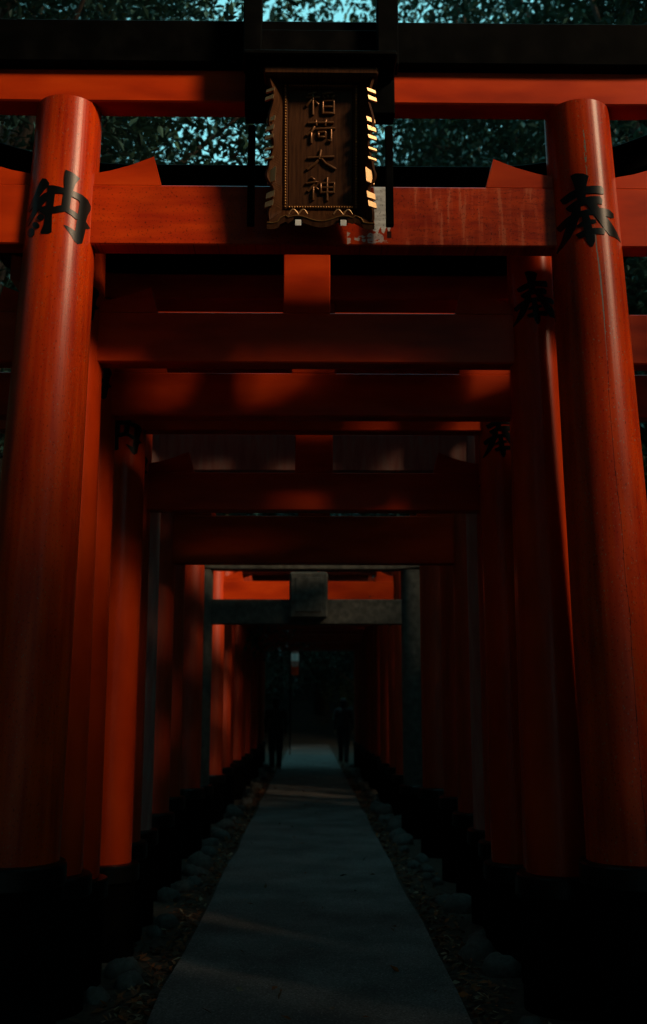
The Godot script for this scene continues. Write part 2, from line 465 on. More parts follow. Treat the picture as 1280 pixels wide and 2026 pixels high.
func gates() -> void:
	# the large plaque gate: beam and pillar paint show real wear
	var nuki_wear := func(x: int, y: int, c: Color, f: FastNoiseLite, f2: FastNoiseLite) -> Color:
		# texture covers 3 m by 0.375 m, x from -1.5 m
		var mx := x / 1024.0 * 3.0 - 1.5
		var my := y / 128.0 * 0.375
		var streak := f.get_noise_2d(x * 3.0, y * 0.25 + 300.0)
		var fine := f.get_noise_2d(x * 1.2, y * 6.0 + 900.0)
		if mx > 0.36:       # rain-streaked and sun-bleached stretch
			var w := clampf((mx - 0.36) / 0.12, 0, 1) * clampf((1.22 - mx) / 0.1, 0, 1)
			var a := clampf(streak * 2.2 + 0.25, 0, 1) * w * 0.55
			c = c.lerp(Color(0.60, 0.09, 0.028), a)
			if fine > 0.22: c = c.lerp(Color(0.24, 0.018, 0.004), 0.5 * w)
			if streak > 0.36: c = c.lerp(Color(0.58, 0.15, 0.07), 0.5 * w)
		var wob := f.get_noise_2d(y * 3.0, 40.0) * 0.03
		if mx > 0.262 + wob * 0.4 and mx < 0.352 + wob * 0.4 and my < 0.245 + f.get_noise_2d(x * 5.0, 7.0) * 0.05:
			c = Color(0.62, 0.66, 0.67) * (0.9 + 0.35 * fine)
		if my > 0.285 + f2.get_noise_2d(x * 4.0, 3.0) * 0.05 and my < 0.315 + f.get_noise_2d(x * 2.0, 80.0) * 0.03 and mx > 0.12 and mx < 0.34 and streak + fine > 0.12:
			c = c.lerp(Color(0.44, 0.42, 0.42), 0.8)
		if absf(mx - 0.342) < 0.012 and absf(my - 0.275) < 0.018: c = Color(0.03, 0.006, 0.003)
		if f.get_noise_2d(x * 9.0, y * 9.0 + 77.0) > 0.46: c = c * 0.35
		return c
	var nm := StandardMaterial3D.new()
	nm.albedo_texture = paint_image(1024, 128, 31, true, nuki_wear)
	nm.roughness = 0.38
	nm.metallic_specular = 0.3
	nm.uv1_scale = Vector3(1.0 / 3.0, 1.0 / 0.375, 1)
	var pillar_wear := func(x: int, y: int, c: Color, f: FastNoiseLite, f2: FastNoiseLite) -> Color:
		var ang := (x / 512.0 - 0.5) * 360.0
		var h := 4.7 * (1.0 - y / 1024.0)
		var line := f2.get_noise_2d(y * 0.8, 12.0) * 4.0
		if absf(ang - 1.0 - line) < 0.42 and h < 3.9: c = c * 0.22
		if absf(ang - 1.0 - line) < 1.6 - absf(h - 3.65) * 3.5 : c = Color(0.20, 0.20, 0.19)
		if absf(ang + 6.0 - line) < 2.2 - absf(h - 4.36) * 12.0 and f.get_noise_2d(x * 6.0, y * 6.0) > -0.1: c = Color(0.16, 0.17, 0.14)
		var chip := f.get_noise_2d(x * 8.0 + 400.0, y * 10.0)
		if chip > 0.52: c = c.lerp(Color(0.18, 0.16, 0.15), 0.8)
		elif chip < -0.50: c = c * 0.45
		return c
	var pr := StandardMaterial3D.new()
	pr.albedo_texture = paint_image(512, 1024, 41, false, pillar_wear)
	pr.roughness = 0.3
	pr.metallic_specular = 0.28
	pr.uv1_scale = Vector3(1, 1.0 / 4.7, 1)
	var spots := func(x: int, y: int, c: Color, f: FastNoiseLite, _f2: FastNoiseLite) -> Color:
		var chip := f.get_noise_2d(x * 8.0 + 100.0, y * 10.0)
		if chip > 0.54: c = c.lerp(Color(0.16, 0.13, 0.12), 0.7)
		elif chip < -0.50: c = c * 0.5
		return c
	var pl := StandardMaterial3D.new()
	pl.albedo_texture = paint_image(512, 1024, 43, false, spots)
	pl.roughness = 0.3
	pl.metallic_specular = 0.28
	pl.uv1_scale = Vector3(1, 1.0 / 4.7, 1)
	for m in [pr, pl]:
		m.normal_enabled = true
		m.normal_texture = M.fibre
		m.normal_scale = 0.05
	nm.uv1_offset = Vector3(0.5, 4.22 / 0.375, 0)
	var g1 := torii({"d": 5.0, "cx": 0.072, "half": 1.2675, "rb": 0.215, "rt": 0.172, "nuki": [3.88, 4.22], "top": 4.672, "collar": 0.79, "lean": 0.022, "chars": 4.04, "cscale": 0.000326, "cturn": 0.285,
		"pm_right": pr, "pm_left": pl, "nuki_m": nm, "reach": 0.55, "wl": 0.335, "wt": 0.165, "sh": 0.195, "kh": 0.24, "over": 0.85, "lift": 0.10, "flat": 1.12, "sd": 0.09, "sb": 0.03, "sw": 0.15}, "large vermilion torii gate with carved plaque, nearest black characters and paint wear")
	plaque(g1)
	var list := [
		[5.5, -0.02, 1.155, [3.41, 3.71], 4.20, 0.66, "vermilion torii gate directly behind the plaque gate, with black upswept cap beam", {"chars": 3.78, "reach": 0.85, "kh": 0.19, "over": 0.75, "lift": 0.26, "rb": 0.175}],
		[6.0, 0.02, 1.205, [3.245, 3.52], 3.98, 0.56, "second vermilion torii gate behind the plaque gate, its tie beam lit at one end", {"chars": 3.48, "reach": 0.85, "rb": 0.175}],
		[6.65, 0.02, 1.135, [3.334, 3.63], 4.12, 0.55, "third vermilion torii gate behind the plaque gate, with tall glossy pillars", {"chars": 3.3, "reach": 0.85, "rb": 0.16}],
		[7.1, 0.03, 1.167, [2.875, 3.15], 3.85, 0.62, "fourth torii gate behind the plaque gate, dark red with a low tie beam", {"chars": 3.2}],
		[7.6, 0.03, 1.168, [3.28, 3.57], 4.02, 0.64, "faded pinkish grey torii gate with peeling paint on beam and pillars", {"pm": M.faded, "bm": M.faded}],
		[8.6, 0.04, 1.19, [2.706, 3.12], 3.5, 0.66, "sixth torii gate behind the plaque gate, with the lowest dark tie beam", {}],
		[9.4, 0.03, 1.19, [2.85, 3.15], 3.6, 0.72, "seventh torii gate behind the plaque gate, just past the low dark beam", {}],
		[10.9, 0.03, 1.166, [3.05, 3.35], 3.8, 0.68, "vermilion torii gate standing just before the weathered grey gate", {}],
		[12.4, -0.03, 1.158, [2.498, 2.80], 3.163, 0.6, "weathered unpainted grey torii gate with a dark grey plaque", {"pm": M.grey_wood, "bm": M.grey_wood, "km": M.grey_wood, "wedges": false, "rb": 0.15}],
		[14.0, 0.0, 1.17, [2.93, 3.22], 3.52, 0.62, "bright vermilion torii gate just behind the weathered grey gate", {"wl": 0.25}]]
	for a in list:
		var s := {"d": a[0], "cx": a[1], "half": a[2], "nuki": a[3], "top": a[4], "collar": a[5], "lean": 0.006, "cturn": 0.2, "pm": M.red_pillar if a[0] < 7.0 else M.red_old, "bm": M.red}
		s.merge(a[7], true)
		var t := torii(s, a[6])
		if a[0] == 12.4:
			var pq := part("plaque", box(Vector3(-0.235, -0.10, 0.07), Vector3(0.235, 0.47, 0.15), 0.03), M.grey_wood, t, Vector3(0.02, 2.66, 0))
			part("plaque_field", box(Vector3(-0.16, -0.02, 0.145), Vector3(0.16, 0.40, 0.158), 0.006), M.grey_wood, pq)
	var d := 15.3
	while d < 28.0:
		torii({"d": d, "cx": rng.randf_range(-0.03, 0.04), "half": 1.16 + rng.randf_range(-0.02, 0.04), "nuki": [3.0 + rng.randf_range(-0.05, 0.1), 3.32], "top": 3.75, "collar": 0.64, "rb": 0.15, "lean": 0.005, "pm": M.red_old, "bm": M.red_old},
			"dim vermilion torii gate in the far half of the tunnel beyond the grey gate", "torii gates in the dim far half of the tunnel")
		d += rng.randf_range(1.0, 1.35)
	# the other run of gates, on the near side of the clearing
	for k in 4:
		torii({"d": -2.2 - 0.95 * k, "cx": 0.0, "half": 1.2, "nuki": [3.4, 3.7], "top": 4.2, "rb": 0.17, "pm": M.red_pillar, "bm": M.red}, "vermilion torii gate of the run facing the plaque gate across the clearing", "torii gates across the clearing from the plaque gate")

# ---------------------------------------------------------------- the name plaque
const KANJI := [
	[[.35,.05,.12,.14],[.04,.28,.46,.25],[.25,.1,.25,.98],[.24,.32,.05,.62],[.28,.4,.42,.55],[.88,.04,.55,.12],[.55,.2,.6,.3],[.7,.18,.73,.28],[.92,.17,.84,.3],[.56,.42,.56,.95],[.56,.42,.9,.4,.9,.95],[.56,.66,.9,.65],[.56,.93,.9,.92]],
	[[.1,.15,.9,.12],[.34,.03,.36,.24],[.66,.02,.63,.24],[.3,.3,.22,.5,.06,.66],[.2,.5,.2,.98],[.36,.4,.95,.36],[.42,.54,.43,.74],[.42,.54,.64,.52,.63,.74],[.43,.74,.63,.73],[.82,.38,.82,.92,.72,.88]],
	[[.1,.42,.92,.36],[.5,.08,.46,.45,.3,.7,.08,.9],[.5,.42,.66,.66,.97,.88]],
	[[.2,.05,.3,.14],[.05,.3,.4,.24,.1,.62],[.27,.42,.26,.98],[.32,.45,.42,.55],[.5,.3,.5,.7],[.5,.3,.92,.27,.9,.68],[.5,.48,.9,.46],[.5,.68,.9,.66],[.7,.05,.7,1.0]]]

func plaque(gate: Node3D) -> void:
	# plaque local frame: origin at its lower middle, x across, y up its face, z out of its face; it leans forward
	var foot := at(634, 458, 4.83)
	var p := thing("name_plaque", foot, "carved brown wooden name plaque with gilt edges hung on the large gate", "plaque")
	p.rotation.x = 0.16
	var W := 0.272         # half width
	var H := 0.79
	var fw := 0.168        # half width of the field
	var f0 := 0.135
	var f1 := 0.74
	part("backboard", box(Vector3(-fw - 0.04, f0 - 0.05, -0.05), Vector3(fw + 0.04, f1 + 0.05, -0.012), 0.004), M.brown, p)
	var field := part("field", box(Vector3(-fw, f0, -0.03), Vector3(fw, f1, 0.0), 0.004), M.brown, p)
	var k := 0
	for ch in KANJI:
		var g := Geo.new()
		var box0 := Vector2(-0.082, f1 - 0.012 - k * 0.148)
		for s in ch:
			var pts := []
			var rad := []
			var m: int = s.size() / 2
			for i in m:
				pts.append(Vector3(box0.x + s[i * 2] * 0.165, box0.y - s[i * 2 + 1] * 0.125, 0.004))
			# densify and taper like a brush stroke
			var q := []
			for i in m - 1:
				for j in 4: q.append(pts[i].lerp(pts[i + 1], j / 4.0))
			q.append(pts[m - 1])
			for i in q.size():
				var f := float(i) / (q.size() - 1)
				rad.append(0.0085 * (0.75 + 0.35 * absf(f - 0.45)))
				q[i].z += 0.001 + 0.004 * sin(f * PI)
			tube(g, q, rad, 8)
		part("carved_character", g.mesh(), M.carve, field)
		k += 1
	# beaded border
	var gb := Geo.new()
	for x in [-fw - 0.014, fw + 0.014]:
		bx(gb, Vector3(x - 0.014, f0 - 0.028, -0.012), Vector3(x + 0.014, f1 + 0.028, 0.014), 0.005)
	for y in [f0 - 0.014, f1 + 0.014]:
		bx(gb, Vector3(-fw, y - 0.014, -0.012), Vector3(fw, y + 0.014, 0.014), 0.005)
	var border := part("border_moulding", gb.mesh(), M.brown, p)
	var bead := SphereMesh.new()
	bead.radius = 0.0065; bead.height = 0.013; bead.radial_segments = 8; bead.rings = 4
	var beads := MultiMesh.new()
	beads.transform_format = MultiMesh.TRANSFORM_3D
	beads.mesh = bead
	var spots := []
	for i in 44:
		var y := lerpf(f0 - 0.012, f1 + 0.012, i / 43.0)
		spots.append(Vector3(-fw - 0.014, y, 0.015)); spots.append(Vector3(fw + 0.014, y, 0.015))
	for i in 25:
		spots.append(Vector3(lerpf(-fw, fw, (i + 0.5) / 25.0), f0 - 0.014, 0.015)); spots.append(Vector3(lerpf(-fw, fw, (i + 0.5) / 25.0), f1 + 0.014, 0.015))
	beads.instance_count = spots.size()
	for i in spots.size(): beads.set_instance_transform(i, Transform3D(Basis(), spots[i]))
	var bn := MultiMeshInstance3D.new()
	bn.name = "beading"; bn.multimesh = beads; bn.material_override = M.gilt
	bn.set_meta("kind", "stuff")
	border.add_child(bn, true)
	# flared frame boards: each slopes forward and outward; the lower one is scalloped
	var fz := 0.085
	var lower := func(x: float) -> float:
		var u := absf(x) / W
		return 0.022 - 0.016 * cos(u * PI * 2.2) + (0.016 if u > 0.62 and u < 0.8 else 0.0) - 0.012 * u
	var gl := Geo.new()
	var rim := []
	var n := 40
	for i in n:
		var a := lerpf(-1, 1, float(i) / n)
		var b := lerpf(-1, 1, float(i + 1) / n)
		var ia := Vector3(a * (fw + 0.03), f0 - 0.03, 0.008)
		var ib := Vector3(b * (fw + 0.03), f0 - 0.03, 0.008)
		var oa := Vector3(a * W, lower.call(a * W) + 0.02, fz)
		var ob := Vector3(b * W, lower.call(b * W) + 0.02, fz)
		gl.quad(ia, ib, ob, oa, Vector3(0, 1, 1))
		gl.quad(oa, ob, ob - Vector3(0, 0.030, 0.004), oa - Vector3(0, 0.030, 0.004), Vector3.BACK)
		gl.quad(oa - Vector3(0, 0.030, 0.004), ob - Vector3(0, 0.030, 0.004), ib - Vector3(0, 0.04, 0.05), ia - Vector3(0, 0.04, 0.05), Vector3(0, -1, -0.3))
		rim.append(oa + Vector3(0, 0.001, 0.001))
	rim.append(Vector3(W, lower.call(W) + 0.021, fz + 0.001))
	var lb := part("lower_board", gl.mesh(), M.brown, p)
	var gr := Geo.new()
	var rr := []
	for i in rim.size(): rr.append(0.0032)
	tube(gr, rim, rr, 6)
	part("gilt_rim", gr.mesh(), M.gilt, lb)
	for x in [-0.114, 0.114]:
		var gs := Geo.new()
		for s in [-1.0, 1.0]:
			var pts := []
			var rad := []
			for i in 11:
				var f := i / 10.0
				pts.append(Vector3(x + s * (0.002 + 0.046 * f), 0.072 + 0.026 * sin(f * PI * 0.9) - 0.008 * f, 0.056 + 0.004 * sin(f * PI)))
				rad.append(0.0042 * (1.1 - 0.4 * f))
			tube(gs, pts, rad, 6)
		tube(gs, [Vector3(x, 0.03, 0.082), Vector3(x, 0.074, 0.056)], [0.004, 0.004], 6)
		part("gilt_scroll", gs.mesh(), M.gold, lb)
		part("hook_plate", box(Vector3(x - 0.022, 0.004, 0.088), Vector3(x + 0.022, 0.042, 0.100), 0.003), M.black, lb)
		part("white_tag", box(Vector3(x - 0.0155, -0.004, 0.101), Vector3(x + 0.0155, 0.027, 0.107), 0.002), M.white, lb)
	for s in [-1.0, 1.0]:
		var gs := Geo.new()
		var prev := []
		for i in 61:
			var y := lerpf(0.03, H, i / 60.0)
			var wob := 0.012 * sin(y * 26.0) + (0.018 if y > 0.2 and y < 0.3 else 0.0) * sin((y - 0.2) * 31.4)
			var inn := Vector3(s * (fw + 0.028), clampf(y, f0 - 0.03, f1 + 0.03), 0.008)
			var out := Vector3(s * (W - 0.022 + wob), y, fz)
			var edge := out + Vector3(s * 0.012, 0, -0.012)
			var back := Vector3(s * (W - 0.05), y, -0.045)
			if prev:
				gs.quad(prev[0], inn, out, prev[1], Vector3(-s, 0, 1))
				gs.quad(prev[1], out, edge, prev[2], Vector3(s, 0, 1))
				gs.quad(prev[2], edge, back, prev[3], Vector3(s, 0, -0.4))
			prev = [inn, out, edge, back]
		var sb := part("side_board", gs.mesh(), M.brown, p)
		for e in [[0.116, 0.026, 0.0], [0.162, 0.028, -0.006], [0.262, 0.062, -0.012], [0.46, 0.016, 0.0], [0.505, 0.02, -0.003], [0.55, 0.02, -0.008], [0.66, 0.018, 0.0], [0.70, 0.014, -0.005], [0.40, 0.010, 0.002], [0.35, 0.010, 0.0]]:
			var gf := Geo.new()
			var x0: float = W - 0.034 + e[2]
			var sl: float = e[1] * 0.16
			var q := []
			for dz in [0.0, -0.02]:
				q.append(Vector3(s * x0, e[0] + e[1] * 0.5 + sl, fz + 0.012 + dz)); q.append(Vector3(s * (x0 + 0.044), e[0] + e[1] * 0.5 - sl, fz - 0.014 + dz))
				q.append(Vector3(s * (x0 + 0.047), e[0] - e[1] * 0.5 - sl, fz - 0.014 + dz)); q.append(Vector3(s * (x0 + 0.005), e[0] - e[1] * 0.5, fz + 0.012 + dz))
			gf.quad(q[0], q[1], q[2], q[3], Vector3(s, 0, 1)); gf.quad(q[4], q[5], q[6], q[7], Vector3(-s, 0, -1))
			for i in 4: gf.quad(q[i], q[(i + 1) % 4], q[4 + (i + 1) % 4], q[4 + i], (q[i] + q[(i + 1) % 4]) * 0.5 - (q[0] + q[2]) * 0.5)
			part("gilt_fitting", gf.mesh(), M.gold, sb)
	var gt := Geo.new()
	bx(gt, Vector3(-W - 0.02, H - 0.02, -0.04), Vector3(W + 0.02, H + 0.025, fz + 0.02), 0.01)
	part("upper_board", gt.mesh(), M.brown, p)
	# black timber bracket that carries the plaque: two posts rising past the cap beam, a deep board, and two hanging straps
	var zc := -4.70
	var br := thing("plaque_bracket", Vector3(0, 0, 0), "black timber bracket with two tall posts and straps holding the plaque", "bracket")
	for x in [[480, 517], [747, 789]]:
		var a := at(x[0], 200, 4.70)
		var b := at(x[1], 200, 4.70)
		part("post", box(Vector3(a.x, 4.747, zc - 0.055), Vector3(b.x, 5.62, zc + 0.04), 0.006), M.black, br)
	var l0 := at(483, 230, 4.74)
	var l1 := at(781, 132, 4.74)
	part("board", box(Vector3(l0.x, at(640, 232, 4.80).y, zc - 0.17), Vector3(l1.x, 5.02, zc - 0.062), 0.006), M.black, br)
	part("shade_hood", box(Vector3(l0.x + 0.004, 4.715, -4.757), Vector3(l1.x - 0.004, 4.745, -4.54), 0.008), M.black, br)  # thin board added to shade the top of the plaque
	for x in [[490, 504], [763, 778]]:
		var a := at(x[0], 330, 4.82)
		var b := at(x[1], 330, 4.82)
		part("strap", box(Vector3(a.x, at(640, 443, 4.82).y, -4.86), Vector3(b.x, 4.50, -4.82), 0.004), M.black, br)

# ---------------------------------------------------------------- ground, path, stones, litter
func terrain(x: float, z: float) -> float:     # a wooded valley: level along the path, rising on both sides and at its head
	var side := maxf(0.0, absf(x) - 5.0)
	var head := maxf(0.0, -z - 42.0)
	return minf(side * side * 0.05, side * 0.55) + minf(head * head * 0.05, head * 0.6)

func ground() -> void:
	var g := Geo.new()
	var st := 3.0
	for i in range(-27, 27):
		for j in range(-40, 14):
			var q := []
			for k in [[0, 0], [1, 0], [1, 1], [0, 1]]:
				var x: float = (i + k[0]) * st
				var z: float = (j + k[1]) * st
				q.append(Vector3(x, terrain(x, z), z))
			g.quad(q[0], q[1], q[2], q[3], Vector3.UP)
	var o := part("ground", g.mesh(), M.soil, self)
	o.set_meta("kind", "structure")
	var p := Geo.new()
	var n := 60
	for i in n:
		var za := lerpf(6.0, -48.0, float(i) / n)
		var zb := lerpf(6.0, -48.0, float(i + 1) / n)
		var w := func(z: float, s: float) -> float: return s * (0.775 + 0.012 * sin(z * 1.7 + s) + 0.008 * sin(z * 4.1)) + 0.012
		p.quad(Vector3(w.call(za, -1), 0.03, za), Vector3(w.call(za, 1), 0.03, za), Vector3(w.call(zb, 1), 0.03, zb), Vector3(w.call(zb, -1), 0.03, zb), Vector3.UP)
		for s in [-1.0, 1.0]:
			p.quad(Vector3(w.call(za, s), 0.03, za), Vector3(w.call(zb, s), 0.03, zb), Vector3(w.call(zb, s) + s * 0.012, -0.02, zb), Vector3(w.call(za, s) + s * 0.012, -0.02, za), Vector3(s, 0.3, 0))
	var q := part("path", p.mesh(), M.path, self)
	q.set_meta("kind", "structure")
	# rounded edging stones
	var shapes := []
	for k in 6: shapes.append(rock(k))
	for s in [-1.0, 1.0]:
		var z := -4.6
		while z > -27.0:
			var k := rng.randi_range(0, 5)
			var size := rng.randf_range(0.05, 0.15)
			var o2 := part("edging_stone", shapes[k], M.stone, self, Vector3(s * (1.05 + rng.randfn(0.0, 0.05)) + 0.01, size * rng.randf_range(-0.15, 0.25), z))
			o2.rotation = Vector3(rng.randfn(0, 0.4), rng.randf() * TAU, rng.randfn(0, 0.4))
			o2.scale = Vector3(size * rng.randf_range(0.9, 1.25), size * rng.randf_range(0.7, 1.0), size)
			tag(o2, "rounded grey stone edging the leaf-strewn strip beside the path", "stone", "edging stones along the path")
			z -= size * 1.8 + absf(rng.randfn(0.0, 0.42))
	# fallen leaves
	var gl := Geo.new()
	var cols := PackedColorArray()
	for i in 5200:
		var s := -1.0 if rng.randf() < 0.55 else 1.0
		var z := -4.2 - pow(rng.randf(), 1.5) * 26.0
		var x := s * (0.80 + absf(rng.randfn(0.0, 0.13))) if rng.randf() < 0.9 else rng.randf_range(-0.8, 0.8)
		if absf(x) < 0.78 and rng.randf() < 0.8: continue
		var y := (0.034 if absf(x) < 0.80 else 0.006) + rng.randf() * 0.018
		var l := rng.randf_range(0.018, 0.042)
		var b := Basis.from_euler(Vector3(rng.randfn(0, 0.35), rng.randf() * TAU, rng.randfn(0, 0.35)))
		var c := Vector3(x + 0.01, y, z)
		var w := l * rng.randf_range(0.3, 0.5)
		var pts := [c + b * Vector3(0, 0, -l), c + b * Vector3(w, 0.004, 0), c + b * Vector3(0, 0, l), c + b * Vector3(-w, 0.004, 0)]
		var before := gl.v.size()
		gl.tri(pts[0], pts[1], pts[2], Vector3.UP); gl.tri(pts[0], pts[2], pts[3], Vector3.UP)
		var pick := rng.randf()
		var col := Color(0.16, 0.055, 0.014) if pick < 0.45 else Color(0.09, 0.05, 0.022) if pick < 0.8 else Color(0.26, 0.19, 0.12) if pick < 0.93 else Color(0.30, 0.08, 0.012)
		col = col * rng.randf_range(0.6, 1.3)
		for j in gl.v.size() - before: cols.append(col)
	var a := []
	a.resize(Mesh.ARRAY_MAX)
	a[Mesh.ARRAY_VERTEX] = gl.v; a[Mesh.ARRAY_NORMAL] = gl.n; a[Mesh.ARRAY_COLOR] = cols
	var lm := ArrayMesh.new()
	lm.add_surface_from_arrays(Mesh.PRIMITIVE_TRIANGLES, a)
	var lo := part("fallen_leaves", lm, M.litter, self)
	tag(lo, "brown and orange fallen leaves strewn along the path edges", "leaves", "", "stuff")

func rock(k: int) -> ArrayMesh:
	var f := FastNoiseLite.new(); f.seed = 60 + k; f.frequency = 0.7
	var g := Geo.new()
	var nu := 14
	var nv := 8
	var pt := func(i: int, j: int) -> Vector3:
		var a := TAU * (i % nu) / nu
		var b := PI * j / nv - PI / 2
		var d := Vector3(cos(a) * cos(b), sin(b), sin(a) * cos(b))
		d = Vector3(signf(d.x) * pow(absf(d.x), 0.93), signf(d.y) * pow(absf(d.y), 0.93), signf(d.z) * pow(absf(d.z), 0.93))
		return d * (0.92 + 0.3 * f.get_noise_3dv(d * 1.6) + 0.07 * f.get_noise_3dv(d * 5.0))
	for i in nu:
		for j in nv:
			var q := [pt.call(i, j), pt.call(i + 1, j), pt.call(i + 1, j + 1), pt.call(i, j + 1)]
			g.tri(q[0], q[1], q[2], q[0] + q[2], q[0].normalized(), q[1].normalized(), q[2].normalized())
			g.tri(q[0], q[2], q[3], q[0] + q[2], q[0].normalized(), q[2].normalized(), q[3].normalized())
	return g.mesh()

# ---------------------------------------------------------------- trees
var crown_mesh := {}
var trunk_mesh := []

const TEAL := Color(0.056, 0.125, 0.098)
const DEEP := Color(0.045, 0.100, 0.078)
const AMBER := Color(0.26, 0.13, 0.02)
const OLIVE := Color(0.09, 0.10, 0.03)

# leaves spread through lobes; one mesh per kind of crown, shared by its trees
func leaf_mass(lobes: Array, per: int, leaf: float, tint: Color, odd: Color, odd_share: float) -> ArrayMesh:
	var v := PackedVector3Array()
	var nn := PackedVector3Array()
	var cc := PackedColorArray()
	for l in lobes:
		var lobe_col := odd if rng.randf() < odd_share else tint
		for k in per:
			var d := Vector3(rng.randfn(), rng.randfn(), rng.randfn()).normalized() * pow(rng.randf(), 0.45)
			var twig: Vector3 = l[0] + d * Vector3(l[1], l[1] * 0.6, l[1])
			var val := rng.randf_range(0.65, 1.35)
			var col := Color(lobe_col.r * val, lobe_col.g * val, lobe_col.b * val * rng.randf_range(0.85, 1.15))
			for i in 9:
				var c := twig + Vector3(rng.randfn(0, 0.19), rng.randfn(0, 0.10), rng.randfn(0, 0.19))
				var b := Basis.from_euler(Vector3(rng.randfn(0.35, 0.45), rng.randf() * TAU, rng.randfn(0, 0.4)))
				var h := leaf * rng.randf_range(0.7, 1.25)
				var w := h * 0.44
				var tip := c + b.z * h
				var base := c - b.z * h
				var up := c + b.y * h * 0.14
				var n0 := (b.y - b.x * 0.28).normalized()
				var n1 := (b.y + b.x * 0.28).normalized()
				v.append_array([base, tip, up + b.x * w, base, up - b.x * w, tip])
				nn.append_array([n0, n0, n0, n1, n1, n1])
				for j in 6: cc.append(col)
	# wind every face so that its front is on the side of its normal
	for i in range(0, v.size(), 3):
		if (v[i + 2] - v[i]).cross(v[i + 1] - v[i]).dot(nn[i]) < 0.0:
			var s := v[i + 1]; v[i + 1] = v[i + 2]; v[i + 2] = s
	var a := []
	a.resize(Mesh.ARRAY_MAX)
	a[Mesh.ARRAY_VERTEX] = v; a[Mesh.ARRAY_NORMAL] = nn; a[Mesh.ARRAY_COLOR] = cc
	var m := ArrayMesh.new()
	m.add_surface_from_arrays(Mesh.PRIMITIVE_TRIANGLES, a)
	return m

# a tree of a given kind, 12 m tall with its root at the origin: [trunk mesh, crown mesh]
func tree_kind(low: float, spread: float, lobes: int, per: int, leaf: float, tint: Color, odd: Color, share: float) -> Array:
	rng.seed = 500 + lobes * 7 + per
	var height := 12.0
	var g := Geo.new()
	var pts := []
	var rad := []
	var bend := Vector3(rng.randfn(0, 0.5), 0, rng.randfn(0, 0.5))
	var r0 := 0.24
	for i in 9:
		var f := i / 8.0
		pts.append(bend * sin(f * 2.2) + Vector3(rng.randfn(0, 0.06), height * 0.92 * f - 0.3, rng.randfn(0, 0.06)))
		rad.append(r0 * (1.0 - 0.85 * f) + 0.015 + (0.08 if i == 0 else 0.0))
	tube(g, pts, rad, 9)
	var balls := []
	for k in lobes:
		var f := lerpf(low, 1.0, (k + rng.randf()) / lobes)
		var a := k * 2.4 + rng.randf_range(-0.5, 0.5)
		var reach := spread * rng.randf_range(0.3, 1.0) * sqrt(maxf(0.12, 1.0 - pow((f - low) / (1.04 - low), 2.0)))
		var c := Vector3(cos(a) * reach, height * f, sin(a) * reach) + bend
		balls.append([c, spread * rng.randf_range(0.30, 0.44)])
		var root: Vector3 = pts[clampi(int(f * 8.0) - 1, 1, 7)]
		var mid := root.lerp(c, 0.5) + Vector3(0, rng.randf_range(0.0, 0.5), 0)
		tube(g, [root, mid, c], [r0 * 0.32, r0 * 0.2, 0.012], 6)
	return [g.mesh(), leaf_mass(balls, per, leaf, tint, odd, share)]

func plant_tree(kind: Array, x: float, z: float, size: float, label: String, group: String, tall := 1.0) -> void:
	var t := thing("broadleaf_tree", Vector3(x, terrain(x, z), z), label, "tree", group)
	rng.seed = hash(Vector2i(int(x * 100.0), int(z * 100.0)))
	t.rotation.y = rng.randf() * TAU
	t.scale = Vector3(size * rng.randf_range(0.92, 1.08), size * tall * (rng.randf_range(0.92, 1.1) if tall == 1.0 else 1.0), size)
	part("trunk", kind[0], M.bark, t)
	part("crown", kind[1], M.leaf, t)

